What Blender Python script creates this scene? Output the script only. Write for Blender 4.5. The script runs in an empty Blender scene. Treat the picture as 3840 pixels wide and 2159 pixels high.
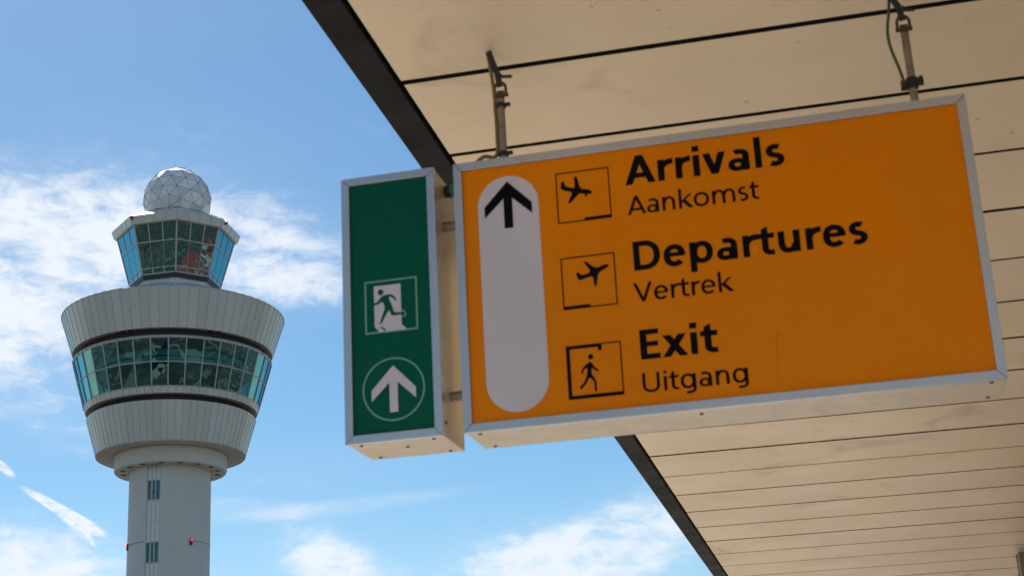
import bpy, bmesh, math, random
from mathutils import Vector, Matrix
from mathutils.geometry import tessellate_polygon
random.seed(7)
S = bpy.context.scene
COL = S.collection
R = math.radians
PI = math.pi

# ------------------------------------------------------------------ camera
PITCH, ROLL, FPX = 0.33971, -0.05328, 5763.18
EYE = Vector((0, 0, 1.65))
_F = Vector((0, math.cos(PITCH), math.sin(PITCH)))
_U = Vector((0, -math.sin(PITCH), math.cos(PITCH)))
_R = Vector((1, 0, 0))
CR = _R * math.cos(ROLL) + _U * math.sin(ROLL)
CU = -_R * math.sin(ROLL) + _U * math.cos(ROLL)
CF = _F
cd = bpy.data.cameras.new('camera')
cam = bpy.data.objects.new('camera', cd)
COL.objects.link(cam)
cam.matrix_world = Matrix(((CR.x, CU.x, -CF.x, EYE.x), (CR.y, CU.y, -CF.y, EYE.y), (CR.z, CU.z, -CF.z, EYE.z), (0, 0, 0, 1)))
cd.sensor_fit = 'HORIZONTAL'
cd.sensor_width = 36
cd.lens = FPX / 3840 * 36
cd.clip_start, cd.clip_end = 0.05, 9000
cd.dof.use_dof = True
cd.dof.focus_distance = 240
cd.dof.aperture_fstop = 10.5
S.camera = cam


def ray(px, py):                       # direction in the sky of a point of the 3840 x 2159 photograph
    return (CF + CR * ((px - 1920) / FPX) - CU * ((py - 1079.5) / FPX)).normalized()


# ------------------------------------------------------------------ light
SUN_EL, SUN_AZ = R(48), R(-24)         # azimuth from +Y towards +X
sd = Vector((math.sin(SUN_AZ) * math.cos(SUN_EL), math.cos(SUN_AZ) * math.cos(SUN_EL), math.sin(SUN_EL)))
sl = bpy.data.lights.new('sun', 'SUN')
sl.energy, sl.angle, sl.color = 5.0, R(0.53), (1.0, 0.955, 0.89)
so = bpy.data.objects.new('sun', sl)
COL.objects.link(so)
so.rotation_euler = (-sd).to_track_quat('-Z', 'Y').to_euler()
so.location = sd * 50
S.view_settings.view_transform = 'Standard'
S.view_settings.look = 'None'
S.view_settings.exposure = 0.46
S.view_settings.gamma = 1.0

w = bpy.data.worlds.new('World')
S.world = w
w.use_nodes = True
WT = w.node_tree
WT.nodes.clear()


def wn(t, **kw):
    n = WT.nodes.new(t)
    for k, v in kw.items():
        setattr(n, k, v)
    return n


def wmath(op, a, b=None, clamp=False):
    n = wn('ShaderNodeMath', operation=op, use_clamp=clamp)
    for i, x in enumerate((a, b)):
        if x is None:
            continue
        if isinstance(x, (int, float)):
            n.inputs[i].default_value = x
        else:
            WT.links.new(x, n.inputs[i])
    return n.outputs[0]


def wmap(v, fr, to, tr0=0.0, tr1=1.0):
    n = wn('ShaderNodeMapRange', interpolation_type='SMOOTHSTEP')
    WT.links.new(v, n.inputs[0])
    for i, x in enumerate((fr, to, tr0, tr1)):
        n.inputs[i + 1].default_value = x
    return n.outputs[0]


sky = wn('ShaderNodeTexSky', sky_type='NISHITA', sun_disc=False)
sky.sun_elevation = SUN_EL
sky.sun_rotation = SUN_AZ
sky.altitude = 0
sky.air_density, sky.dust_density, sky.ozone_density = 1.0, 0.25, 1.4
SKY_STRENGTH = 0.092
tc = wn('ShaderNodeTexCoord')
sep = wn('ShaderNodeSeparateXYZ')
WT.links.new(tc.outputs['Generated'], sep.inputs[0])
AZ = wmath('ARCTAN2', sep.outputs[0], sep.outputs[1])
EL = wmath('ARCSINE', sep.outputs[2])
azel = wn('ShaderNodeCombineXYZ')
WT.links.new(AZ, azel.inputs[0])
WT.links.new(EL, azel.inputs[1])


def wnoise(scale, detail, rough, stretch=(1, 1, 1), rot=0.0, dist=0.0, off=(0, 0, 0)):
    m = wn('ShaderNodeMapping')
    WT.links.new(azel.outputs[0], m.inputs[0])
    m.inputs['Rotation'].default_value = (0, 0, rot)
    m.inputs['Scale'].default_value = stretch
    m.inputs['Location'].default_value = off
    n = wn('ShaderNodeTexNoise')
    WT.links.new(m.outputs[0], n.inputs['Vector'])
    n.inputs['Scale'].default_value = scale
    n.inputs['Detail'].default_value = detail
    n.inputs['Roughness'].default_value = rough
    n.inputs['Distortion'].default_value = dist
    return n.outputs[0]


def blob(px, py, sx, sy, rot_deg=0.0):
    """soft cloud patch: centre and half sizes given in photograph pixels, turned into sky angles"""
    d = ray(px, py)
    m = wn('ShaderNodeMapping', vector_type='TEXTURE')
    WT.links.new(azel.outputs[0], m.inputs[0])
    m.inputs['Location'].default_value = (math.atan2(d.x, d.y), math.asin(d.z), 0)
    m.inputs['Rotation'].default_value = (0, 0, R(rot_deg))
    m.inputs['Scale'].default_value = (sx / FPX, sy / FPX, 1)
    g = wn('ShaderNodeTexGradient', gradient_type='SPHERICAL')
    WT.links.new(m.outputs[0], g.inputs[0])
    return wmap(g.outputs['Fac'], 0.0, 0.85)


def wsum(items):
    t = None
    for amp, o in items:
        v = wmath('MULTIPLY', o, amp)
        t = v if t is None else wmath('ADD', t, v)
    return t


n_soft = wnoise(13.0, 9, 0.58, (1.0, 2.4, 1), R(10), 0.5)
n_fine = wnoise(42.0, 9, 0.62, (1.0, 2.2, 1), R(16), 0.5, (3, 7, 0))
n_mix = wmath('ADD', wmath('MULTIPLY', n_soft, 0.45), wmath('MULTIPLY', n_fine, 0.55))
bank = wsum([(1.0, blob(0, 950, 1000, 470, -5)), (0.58, blob(620, 860, 1000, 330, -10)), (0.52, blob(1080, 960, 800, 300, -10)), (0.5, blob(1120, 1075, 560, 120, -6)),
             (0.85, blob(40, 1400, 620, 260, -6)), (0.45, blob(60, 1200, 520, 160)),
             (1.25, blob(60, 2120, 660, 280, -8)), (0.40, blob(330, 1640, 520, 140, -6)),
             (1.35, blob(1250, 2120, 340, 170, -14)), (0.45, blob(1130, 1960, 220, 80, -12)),
             (1.30, blob(2150, 2090, 900, 240, 8)), (0.45, blob(2450, 1900, 460, 240, 20)),
             (0.30, blob(1150, 1740, 800, 160, 4)), (0.22, blob(1000, 650, 1300, 420, 0))])
veil = wsum([(0.30, blob(1250, 1900, 700, 40, 5)), (0.26, blob(950, 1905, 500, 55, -4)), (0.05, blob(900, 2350, 2600, 700, 0)), (0.10, blob(200, 1000, 1500, 800, 0))])
trail = wsum([(1.0, blob(215, 1903, 205, 27, -29)), (0.8, blob(310, 1960, 150, 34, -27)), (0.8, blob(10, 1750, 85, 24, -38)), (0.40, blob(290, 1978, 120, 40, -38)), (0.28, blob(338, 2020, 60, 14, -60)), (0.22, blob(400, 2032, 110, 18, 0))])
elsewhere = wmath('MULTIPLY', wmap(wmath('ABSOLUTE', AZ), 0.6, 1.3), 0.55)   # the rest of the sky, seen only in reflections
bank_all = wmath('ADD', bank, elsewhere)
# threshold of the wisps falls where the bank is dense
thr = wmath('SUBTRACT', 0.62, wmath('MULTIPLY', wmath('MINIMUM', bank_all, 1.25), 0.25))
wisps = wmap(wmath('SUBTRACT', n_mix, thr), -0.04, 0.25)
dens = wmath('MULTIPLY', wisps, wmath('MINIMUM', bank_all, 1.0))
dens = wmath('ADD', wmath('MULTIPLY', dens, 0.76), wmath('MULTIPLY', wmath('MINIMUM', bank_all, 1.0), 0.13))
tr = wmath('MULTIPLY', wmap(trail, 0.08, 0.72), wmap(wnoise(90, 8, 0.7, (1.0, 3.0, 1), R(-24), 0.5), 0.30, 0.58, 0.22, 1.0))
dens = wmath('ADD', dens, tr)
dens = wmath('ADD', dens, wmath('MULTIPLY', veil, wmap(n_fine, 0.3, 0.7, 0.4, 1.0)))
dens = wmath('MINIMUM', wmath('MAXIMUM', dens, 0.0), 0.97)
hs = wn('ShaderNodeHueSaturation')
WT.links.new(sky.outputs[0], hs.inputs['Color'])
hs.inputs['Hue'].default_value = 0.490
hs.inputs['Saturation'].default_value = 1.30
hs.inputs['Value'].default_value = 0.86
mixc = wn('ShaderNodeMix', data_type='RGBA')
WT.links.new(dens, mixc.inputs[0])
WT.links.new(hs.outputs[0], mixc.inputs[6])
CLOUD = 7.6
mixc.inputs[7].default_value = (CLOUD * 0.93, CLOUD * 0.98, CLOUD * 1.05, 1)
bg = wn('ShaderNodeBackground')
WT.links.new(mixc.outputs[2], bg.inputs[0])
bg.inputs[1].default_value = SKY_STRENGTH
wo = wn('ShaderNodeOutputWorld')
WT.links.new(bg.outputs[0], wo.inputs[0])


# ------------------------------------------------------------------ materials
def new_mat(name):
    m = bpy.data.materials.new(name)
    m.use_nodes = True
    nt = m.node_tree
    b = nt.nodes['Principled BSDF']
    return m, nt, b


def pbr(name, col, rough=0.5, metal=0.0, var=0.08, scale=6.0, bump=0.0, bscale=40.0, spec=0.5, stretch=(1, 1, 1), rvar=0.0):
    """painted / metal surface with slight uneven tone and roughness"""
    m, nt, b = new_mat(name)
    L = nt.links.new
    t = nt.nodes.new('ShaderNodeTexCoord')
    mp = nt.nodes.new('ShaderNodeMapping')
    mp.inputs['Scale'].default_value = stretch
    L(t.outputs['Object'], mp.inputs[0])
    n = nt.nodes.new('ShaderNodeTexNoise')
    n.inputs['Scale'].default_value = scale
    n.inputs['Detail'].default_value = 6
    n.inputs['Roughness'].default_value = 0.6
    L(mp.outputs[0], n.inputs['Vector'])
    r = nt.nodes.new('ShaderNodeMapRange')
    r.inputs[1].default_value, r.inputs[2].default_value = 0.25, 0.75
    r.inputs[3].default_value, r.inputs[4].default_value = 1 - var, 1 + var
    L(n.outputs[0], r.inputs[0])
    mx = nt.nodes.new('ShaderNodeVectorMath')
    mx.operation = 'SCALE'
    mx.inputs[0].default_value = col
    L(r.outputs[0], mx.inputs['Scale'])
    L(mx.outputs[0], b.inputs['Base Color'])
    b.inputs['Metallic'].default_value = metal
    b.inputs['Specular IOR Level'].default_value = spec
    rr = nt.nodes.new('ShaderNodeMapRange')
    rr.inputs[1].default_value, rr.inputs[2].default_value = 0.25, 0.75
    rr.inputs[3].default_value, rr.inputs[4].default_value = max(0.02, rough - rvar), min(1, rough + rvar)
    L(n.outputs[0], rr.inputs[0])
    L(rr.outputs[0], b.inputs['Roughness'])
    if bump:
        n2 = nt.nodes.new('ShaderNodeTexNoise')
        n2.inputs['Scale'].default_value = bscale
        n2.inputs['Detail'].default_value = 4
        L(mp.outputs[0], n2.inputs['Vector'])
        bp = nt.nodes.new('ShaderNodeBump')
        bp.inputs['Strength'].default_value = bump
        bp.inputs['Distance'].default_value = 0.02
        L(n2.outputs[0], bp.inputs['Height'])
        L(bp.outputs[0], b.inputs['Normal'])
    return m


def emis(name, col, strength):
    m, nt, b = new_mat(name)
    b.inputs['Base Color'].default_value = (*col, 1)
    b.inputs['Emission Color'].default_value = (*col, 1)
    b.inputs['Emission Strength'].default_value = strength
    return m


def dirty(name, col, dcol, rough, metal=0.0, amount=0.5, scale=9.0, fine=60.0, lo=0.52, hi=0.75, spec=0.4, stretch=(1, 1, 1), bump=0.0):
    """paint or metal with irregular stains, specks and fine scratches"""
    m, nt, b = new_mat(name)
    L = nt.links.new
    t = nt.nodes.new('ShaderNodeTexCoord')
    mp = nt.nodes.new('ShaderNodeMapping')
    mp.inputs['Scale'].default_value = stretch
    L(t.outputs['Object'], mp.inputs[0])

    def noise(s, d, dist=0.0, rg=0.6):
        n = nt.nodes.new('ShaderNodeTexNoise')
        n.inputs['Scale'].default_value = s
        n.inputs['Detail'].default_value = d
        n.inputs['Roughness'].default_value = rg
        n.inputs['Distortion'].default_value = dist
        L(mp.outputs[0], n.inputs['Vector'])
        return n.outputs[0]

    def ramp(v, a, c, x=0.0, y=1.0):
        r = nt.nodes.new('ShaderNodeMapRange')
        r.interpolation_type = 'SMOOTHSTEP'
        for i, q in enumerate((a, c, x, y)):
            r.inputs[i + 1].default_value = q
        L(v, r.inputs[0])
        return r.outputs[0]

    def mul(a, c):
        n = nt.nodes.new('ShaderNodeMath')
        n.operation = 'MULTIPLY'
        for i, q in enumerate((a, c)):
            if isinstance(q, float):
                n.inputs[i].default_value = q
            else:
                L(q, n.inputs[i])
        return n.outputs[0]

    def mx(f, a, c):
        n = nt.nodes.new('ShaderNodeMix')
        n.data_type = 'RGBA'
        L(f, n.inputs[0])
        for i, q in ((6, a), (7, c)):
            if isinstance(q, tuple):
                n.inputs[i].default_value = (*q, 1)
            else:
                L(q, n.inputs[i])
        return n.outputs[2]
    st = mul(ramp(noise(scale, 8, 0.8), lo, hi), amount)
    sp = mul(ramp(noise(fine, 3), 0.68, 0.76), amount * 0.9)
    # thin scratches: edges of a stretched voronoi
    v = nt.nodes.new('ShaderNodeTexVoronoi')
    v.feature = 'DISTANCE_TO_EDGE'
    v.inputs['Scale'].default_value = 2.3
    mp2 = nt.nodes.new('ShaderNodeMapping')
    mp2.inputs['Rotation'].default_value = (0, 0, 0.5)
    mp2.inputs['Scale'].default_value = (1.0, 2.6, 1.0)
    L(t.outputs['Object'], mp2.inputs[0])
    L(mp2.outputs[0], v.inputs['Vector'])
    sc = mul(mul(ramp(v.outputs[0], 0.0, 0.006, 1.0, 0.0), ramp(noise(1.7, 2), 0.56, 0.66)), amount * 0.7)
    tone = mx(ramp(noise(1.1, 4), 0.3, 0.7), tuple(c * 0.94 for c in col), tuple(min(1, c * 1.05) for c in col))
    c = mx(st, tone, dcol)
    c = mx(sp, c, tuple(x * 0.6 for x in dcol))
    c = mx(sc, c, tuple(x * 0.55 for x in dcol))
    L(c, b.inputs['Base Color'])
    b.inputs['Metallic'].default_value = metal
    b.inputs['Specular IOR Level'].default_value = spec
    L(ramp(noise(scale * 1.7, 4), 0.3, 0.7, rough - 0.06, rough + 0.08), b.inputs['Roughness'])
    if bump:
        bp = nt.nodes.new('ShaderNodeBump')
        bp.inputs['Strength'].default_value = bump
        bp.inputs['Distance'].default_value = 0.01
        L(noise(2.0, 3), bp.inputs['Height'])
        L(bp.outputs[0], b.inputs['Normal'])
    return m


def glass(name, trans, gloss, fac, wav=0.25, wscale=0.5):
    """coated wavy glazing: tinted see-through mixed with a tinted mirror"""
    m, nt, b = new_mat(name)
    nt.nodes.remove(b)
    L = nt.links.new
    out = nt.nodes['Material Output']
    t = nt.nodes.new('ShaderNodeTexCoord')
    n = nt.nodes.new('ShaderNodeTexNoise')
    n.inputs['Scale'].default_value = wscale
    n.inputs['Detail'].default_value = 1.0
    n.inputs['Distortion'].default_value = 0.6
    L(t.outputs['Object'], n.inputs['Vector'])
    bp = nt.nodes.new('ShaderNodeBump')
    bp.inputs['Strength'].default_value = wav
    bp.inputs['Distance'].default_value = 0.12
    L(n.outputs[0], bp.inputs['Height'])
    tr_ = nt.nodes.new('ShaderNodeBsdfTransparent')
    tr_.inputs[0].default_value = (*trans, 1)
    g = nt.nodes.new('ShaderNodeBsdfGlossy')
    g.inputs['Roughness'].default_value = 0.012
    L(bp.outputs[0], g.inputs['Normal'])
    # mirror tint by view angle: weak and pale teal square on, strong azure aslant
    lw = nt.nodes.new('ShaderNodeLayerWeight')
    rp = nt.nodes.new('ShaderNodeMapRange')
    rp.interpolation_type = 'SMOOTHSTEP'
    rp.inputs[1].default_value, rp.inputs[2].default_value = 0.12, 0.70
    L(lw.outputs['Facing'], rp.inputs[0])
    cm = nt.nodes.new('ShaderNodeMix')
    cm.data_type = 'RGBA'
    cm.inputs[6].default_value = (0.46, 0.88, 0.82, 1)
    cm.inputs[7].default_value = (*gloss, 1)
    L(rp.outputs[0], cm.inputs[0])
    L(cm.outputs[2], g.inputs['Color'])
    a = nt.nodes.new('ShaderNodeMapRange')
    a.inputs[3].default_value, a.inputs[4].default_value = fac, 0.62
    L(rp.outputs[0], a.inputs[0])
    mx = nt.nodes.new('ShaderNodeMixShader')
    L(a.outputs[0], mx.inputs[0])
    L(tr_.outputs[0], mx.inputs[1])
    L(g.outputs[0], mx.inputs[2])
    L(mx.outputs[0], out.inputs[0])
    return m


M = {}
M['soffit'] = dirty('soffit_cream', (0.75, 0.585, 0.405), (0.30, 0.22, 0.145), 0.40, amount=0.6, scale=1.6, fine=22, lo=0.56, hi=0.78, bump=0.10)
M['void'] = pbr('void_black', (0.006, 0.005, 0.004), 0.9)
M['fascia'] = dirty('fascia_bronze', (0.0085, 0.007, 0.006), (0.014, 0.012, 0.0105), 0.6, metal=0.0, amount=0.25, scale=3, spec=0.10)
M['roofing'] = pbr('roofing_grey', (0.22, 0.22, 0.22), 0.8)
M['housing'] = dirty('sign_housing_beige', (0.56, 0.455, 0.33), (0.36, 0.28, 0.2), 0.36, amount=0.45, scale=7, fine=90, lo=0.55, hi=0.75, spec=0.5)
M['alu'] = dirty('aluminium_frame', (0.50, 0.515, 0.55), (0.22, 0.20, 0.18), 0.36, metal=0.9, amount=0.35, scale=14, fine=130, lo=0.58, hi=0.8)
M['orange'] = dirty('orange_panel', (0.74, 0.205, 0.001), (0.52, 0.14, 0.004), 0.30, amount=0.35, scale=5, fine=45, lo=0.6, hi=0.85, spec=0.10)
M['green'] = dirty('green_panel', (0.0008, 0.085, 0.050), (0.002, 0.06, 0.036), 0.25, amount=0.4, scale=5, fine=45, spec=0.12)
M['black'] = pbr('black_vinyl', (0.004, 0.004, 0.005), 0.5, spec=0.06)
M['lilac'] = dirty('white_vinyl', (0.57, 0.53, 0.585), (0.45, 0.42, 0.44), 0.35, amount=0.3, scale=6, fine=70, spec=0.15)
M['greenline'] = pbr('pale_green_line', (0.16, 0.33, 0.28), 0.4)
M['screw'] = pbr('screw_dark', (0.10, 0.075, 0.05), 0.4, 0.6)
M['pipe'] = dirty('pipe_steel', (0.30, 0.255, 0.205), (0.15, 0.085, 0.045), 0.38, metal=0.6, amount=0.8, scale=16, fine=120, lo=0.45, hi=0.7)
M['rust'] = dirty('rusty_iron', (0.085, 0.05, 0.032), (0.025, 0.017, 0.012), 0.75, metal=0.2, amount=0.8, scale=40, fine=150, lo=0.45, hi=0.7)
M['darkiron'] = pbr('dark_iron', (0.028, 0.026, 0.024), 0.6, 0.3, 0.3, 30)
M['yellow'] = pbr('yellow_cable', (0.19, 0.125, 0.03), 0.45)
M['teal'] = pbr('teal_gland', (0.0, 0.22, 0.17), 0.35)
M['clad'] = pbr('tower_cladding', (0.64, 0.615, 0.575), 0.30, 0.15, 0.06, 0.35, stretch=(1, 1, 0.2), rvar=0.06)
def toned(m):
    nt = m.node_tree
    b = nt.nodes['Principled BSDF']
    src = b.inputs['Base Color'].links[0].from_socket
    at = nt.nodes.new('ShaderNodeAttribute')
    at.attribute_name = 'tone'
    ad = nt.nodes.new('ShaderNodeMath')
    ad.operation = 'ADD'
    ad.inputs[1].default_value = 1.0
    nt.links.new(at.outputs['Fac'], ad.inputs[0])
    vm = nt.nodes.new('ShaderNodeVectorMath')
    vm.operation = 'SCALE'
    nt.links.new(src, vm.inputs[0])
    nt.links.new(ad.outputs[0], vm.inputs['Scale'])
    nt.links.new(vm.outputs[0], b.inputs['Base Color'])


def panels(o, amount):                 # every sheet its own slightly different tone
    at = o.data.attributes.new('tone', 'FLOAT', 'FACE')
    for d in at.data:
        d.value = random.uniform(-amount, amount)
    return o


toned(M['clad'])
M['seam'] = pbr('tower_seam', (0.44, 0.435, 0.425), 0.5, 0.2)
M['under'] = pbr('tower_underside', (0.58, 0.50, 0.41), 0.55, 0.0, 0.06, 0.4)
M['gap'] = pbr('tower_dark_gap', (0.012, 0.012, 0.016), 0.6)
M['conc'] = pbr('tower_concrete', (0.64, 0.61, 0.56), 0.7, 0.0, 0.06, 0.25, 0.15, 1.5, stretch=(1, 1, 0.35))
M['wframe'] = pbr('window_frame_grey', (0.44, 0.43, 0.43), 0.4, 0.3)
M['navy'] = pbr('navy_band', (0.012, 0.012, 0.028), 0.35)
M['inner'] = pbr('tower_interior', (0.05, 0.06, 0.06), 0.8)
M['innerband'] = pbr('tower_interior_band', (0.6, 0.90, 0.84), 0.7)
M['glass_drum'] = glass('drum_glazing', (0.09, 0.50, 0.50), (0.20, 0.62, 0.78), 0.21, 0.17, 0.28)
M['glass_cab'] = glass('cab_glazing', (0.03, 0.14, 0.14), (0.18, 0.56, 0.72), 0.25, 0.30, 0.34)
M['glass_shaft'] = glass('shaft_glazing', (0.01, 0.15, 0.18), (0.03, 0.42, 0.52), 0.13, 0.05, 0.5)
M['radome'] = dirty('radome_white', (0.82, 0.805, 0.795), (0.50, 0.43, 0.38), 0.45, amount=0.38, scale=0.5, fine=4, lo=0.55, hi=0.8)
toned(M['radome'])
M['radrib'] = pbr('radome_joint_brown', (0.20, 0.16, 0.135), 0.6)
M['red'] = emis('red_lamp', (1.0, 0.03, 0.012), 3.0)
M['redoff'] = pbr('red_lamp_unlit', (0.42, 0.035, 0.025), 0.25)
M['lampbox'] = pbr('lamp_housing', (0.05, 0.05, 0.06), 0.5)


# ------------------------------------------------------------------ mesh builder
class MB:
    def __init__(s):
        s.v, s.f, s.mi = [], [], []

    def add(s, vs, fs, mi=0):
        o = len(s.v)
        s.v += [Vector(p) for p in vs]
        s.f += [tuple(i + o for i in f) for f in fs]
        s.mi += [mi] * len(fs)

    def hexa(s, p, mi=0):             # p: 8 corners, bottom ring 0-3, top ring 4-7
        s.add(p, [(3, 2, 1, 0), (4, 5, 6, 7), (0, 1, 5, 4), (1, 2, 6, 5), (2, 3, 7, 6), (3, 0, 4, 7)], mi)

    def box(s, c, a, b, n, mi=0):     # centre and three half-axis vectors
        c, a, b, n = map(Vector, (c, a, b, n))
        s.hexa([c - a - b - n, c + a - b - n, c + a + b - n, c - a + b - n, c - a - b + n, c + a - b + n, c + a + b + n, c - a + b + n], mi)

    def tube(s, pts, r, k=12, mi=0, cap=True, closed=False):
        pts = [Vector(p) for p in pts]
        n = len(pts)
        ring, prev = [], None
        for i, p in enumerate(pts):
            if closed:
                d = pts[(i + 1) % n] - pts[i - 1]
            else:
                d = pts[min(i + 1, n - 1)] - pts[max(i - 1, 0)]
            d.normalize()
            if prev is None:
                x = d.orthogonal().normalized()
            else:
                x = (prev - d * prev.dot(d)).normalized()
            prev = x
            y = d.cross(x)
            rr = r[i] if isinstance(r, (list, tuple)) else r
            ring.append([p + (x * math.cos(2 * PI * j / k) + y * math.sin(2 * PI * j / k)) * rr for j in range(k)])
        vs = [q for g in ring for q in g]
        fs = []
        for i in range(n if closed else n - 1):
            i2 = (i + 1) % n
            for j in range(k):
                fs.append((i * k + j, i * k + (j + 1) % k, i2 * k + (j + 1) % k, i2 * k + j))
        if cap and not closed:
            fs.append(tuple(range(k - 1, -1, -1)))
            fs.append(tuple((n - 1) * k + j for j in range(k)))
        s.add(vs, fs, mi)

    def poly(s, pts3, mi=0, thick=None):  # filled outline, optional thickness vector
        pts3 = [Vector(p) for p in pts3]
        t = tessellate_polygon([pts3])
        n = len(pts3)
        if thick is None:
            s.add(pts3, [tuple(x) for x in t], mi)
        else:
            th = Vector(thick)
            fs = [tuple(x) for x in t] + [tuple(i + n for i in reversed(x)) for x in t]
            fs += [(i, (i + 1) % n, (i + 1) % n + n, i + n) for i in range(n)]
            s.add(pts3 + [p + th for p in pts3], fs, mi)

    def build(s, name, mats, parent=None, smooth=False, bevel=0.0, recalc=True):
        loc = Vector((0, 0, 0))
        q = parent
        while q is not None:
            loc = loc + q.location
            q = q.parent
        me = bpy.data.meshes.new(name)
        me.from_pydata([tuple(p - loc) for p in s.v], [], s.f)
        if not isinstance(mats, (list, tuple)):
            mats = [mats]
        for m in mats:
            me.materials.append(m)
        for p, i in zip(me.polygons, s.mi):
            p.material_index = i
        if recalc:
            bm = bmesh.new()
            bm.from_mesh(me)
            bmesh.ops.recalc_face_normals(bm, faces=bm.faces)
            bm.to_mesh(me)
            bm.free()
        if smooth:
            for p in me.polygons:
                p.use_smooth = True
        me.update()
        o = bpy.data.objects.new(name, me)
        COL.objects.link(o)
        o.parent = parent
        if bevel:
            bv = o.modifiers.new('bevel', 'BEVEL')
            bv.width, bv.segments, bv.limit_method = bevel, 2, 'ANGLE'
        return o


def tag(o, label=None, cat=None, group=None, kind=None):
    for k, v in (('label', label), ('category', cat), ('group', group), ('kind', kind)):
        if v:
            o[k] = v
    return o


def thing(name, loc, label, cat, group=None):
    o = bpy.data.objects.new(name, None)
    o.empty_display_size = 0.2
    COL.objects.link(o)
    o.location = loc
    return tag(o, label, cat, group)


def chaikin(p, it=1):
    for _ in range(it):
        q = []
        for i in range(len(p)):
            a, b = p[i], p[(i + 1) % len(p)]
            q.append((a[0] * .8 + b[0] * .2, a[1] * .8 + b[1] * .2))
            q.append((a[0] * .2 + b[0] * .8, a[1] * .2 + b[1] * .8))
        p = q
    return p


# ------------------------------------------------------------------ ground
def ground_material():
    m, nt, b = new_mat('ground_airport')
    L = nt.links.new
    t = nt.nodes.new('ShaderNodeTexCoord')
    ln = nt.nodes.new('ShaderNodeVectorMath')
    ln.operation = 'LENGTH'
    L(t.outputs['Object'], ln.inputs[0])

    def noise(s, d=5):
        n = nt.nodes.new('ShaderNodeTexNoise')
        n.inputs['Scale'].default_value = s
        n.inputs['Detail'].default_value = d
        L(t.outputs['Object'], n.inputs['Vector'])
        return n.outputs[0]

    def mr(v, a, c, x=0.0, y=1.0):
        r = nt.nodes.new('ShaderNodeMapRange')
        for i, q in enumerate((a, c, x, y)):
            r.inputs[i + 1].default_value = q
        L(v, r.inputs[0])
        return r.outputs[0]

    def mx(f, a, c):
        n = nt.nodes.new('ShaderNodeMix')
        n.data_type = 'RGBA'
        L(f, n.inputs[0])
        for i, q in ((6, a), (7, c)):
            if isinstance(q, tuple):
                n.inputs[i].default_value = (*q, 1)
            else:
                L(q, n.inputs[i])
        return n.outputs[2]
    pav = mx(mr(noise(3.0), 0.35, 0.65), (0.36, 0.33, 0.285), (0.46, 0.42, 0.365))
    far = mx(mr(noise(0.022, 3), 0.52, 0.55), (0.050, 0.058, 0.036), (0.17, 0.165, 0.155))
    far = mx(mr(noise(0.05, 2), 0.55, 0.57), far, (0.055, 0.052, 0.05))
    far = mx(mr(noise(0.3, 6), 0.50, 0.75), far, (0.075, 0.075, 0.065))
    # made-up crisp plots, like lawns and aprons, patterned for the glass to mirror
    vo = nt.nodes.new('ShaderNodeTexVoronoi')
    vo.inputs['Scale'].default_value = 0.045
    vo.inputs['Randomness'].default_value = 0.9
    L(t.outputs['Object'], vo.inputs['Vector'])
    sx_ = nt.nodes.new('ShaderNodeSeparateColor')
    L(vo.outputs['Color'], sx_.inputs[0])
    far = mx(mr(sx_.outputs[0], 0.70, 0.71), far, (0.15, 0.15, 0.145))
    far = mx(mr(sx_.outputs[1], 0.66, 0.67), far, (0.03, 0.034, 0.028))
    rd = nt.nodes.new('ShaderNodeTexVoronoi')
    rd.feature = 'DISTANCE_TO_EDGE'
    rd.inputs['Scale'].default_value = 0.012
    L(t.outputs['Object'], rd.inputs['Vector'])
    far = mx(mr(rd.outputs[0], 0.05, 0.06, 1.0, 0.0), far, (0.05, 0.05, 0.052))
    far = mx(mr(rd.outputs[0], 0.004, 0.006, 1.0, 0.0), far, (0.22, 0.22, 0.21))
    c = mx(mr(ln.outputs['Value'], 34.0, 36.0), pav, far)
    L(c, b.inputs['Base Color'])
    b.inputs['Roughness'].default_value = 0.85
    b.inputs['Specular IOR Level'].default_value = 0.2
    return m


g = MB()
rad = [0, 8, 20, 60, 200, 700, 2500, 7000]
prev = None
for i, r in enumerate(rad):
    ring = [(0, 0, 0)] if r == 0 else [(r * math.cos(2 * PI * j / 64), r * math.sin(2 * PI * j / 64), 0) for j in range(64)]
    o = len(g.v)
    g.v += [Vector(p) for p in ring]
    if prev is not None:
        po, pn = prev
        for j in range(64):
            if pn == 1:
                g.f.append((po, o + j, o + (j + 1) % 64))
            else:
                g.f.append((po + j, o + j, o + (j + 1) % 64, po + (j + 1) % 64))
            g.mi.append(0)
    prev = (o, len(ring))
ground = g.build('ground', ground_material())
tag(ground, kind='structure')

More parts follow.
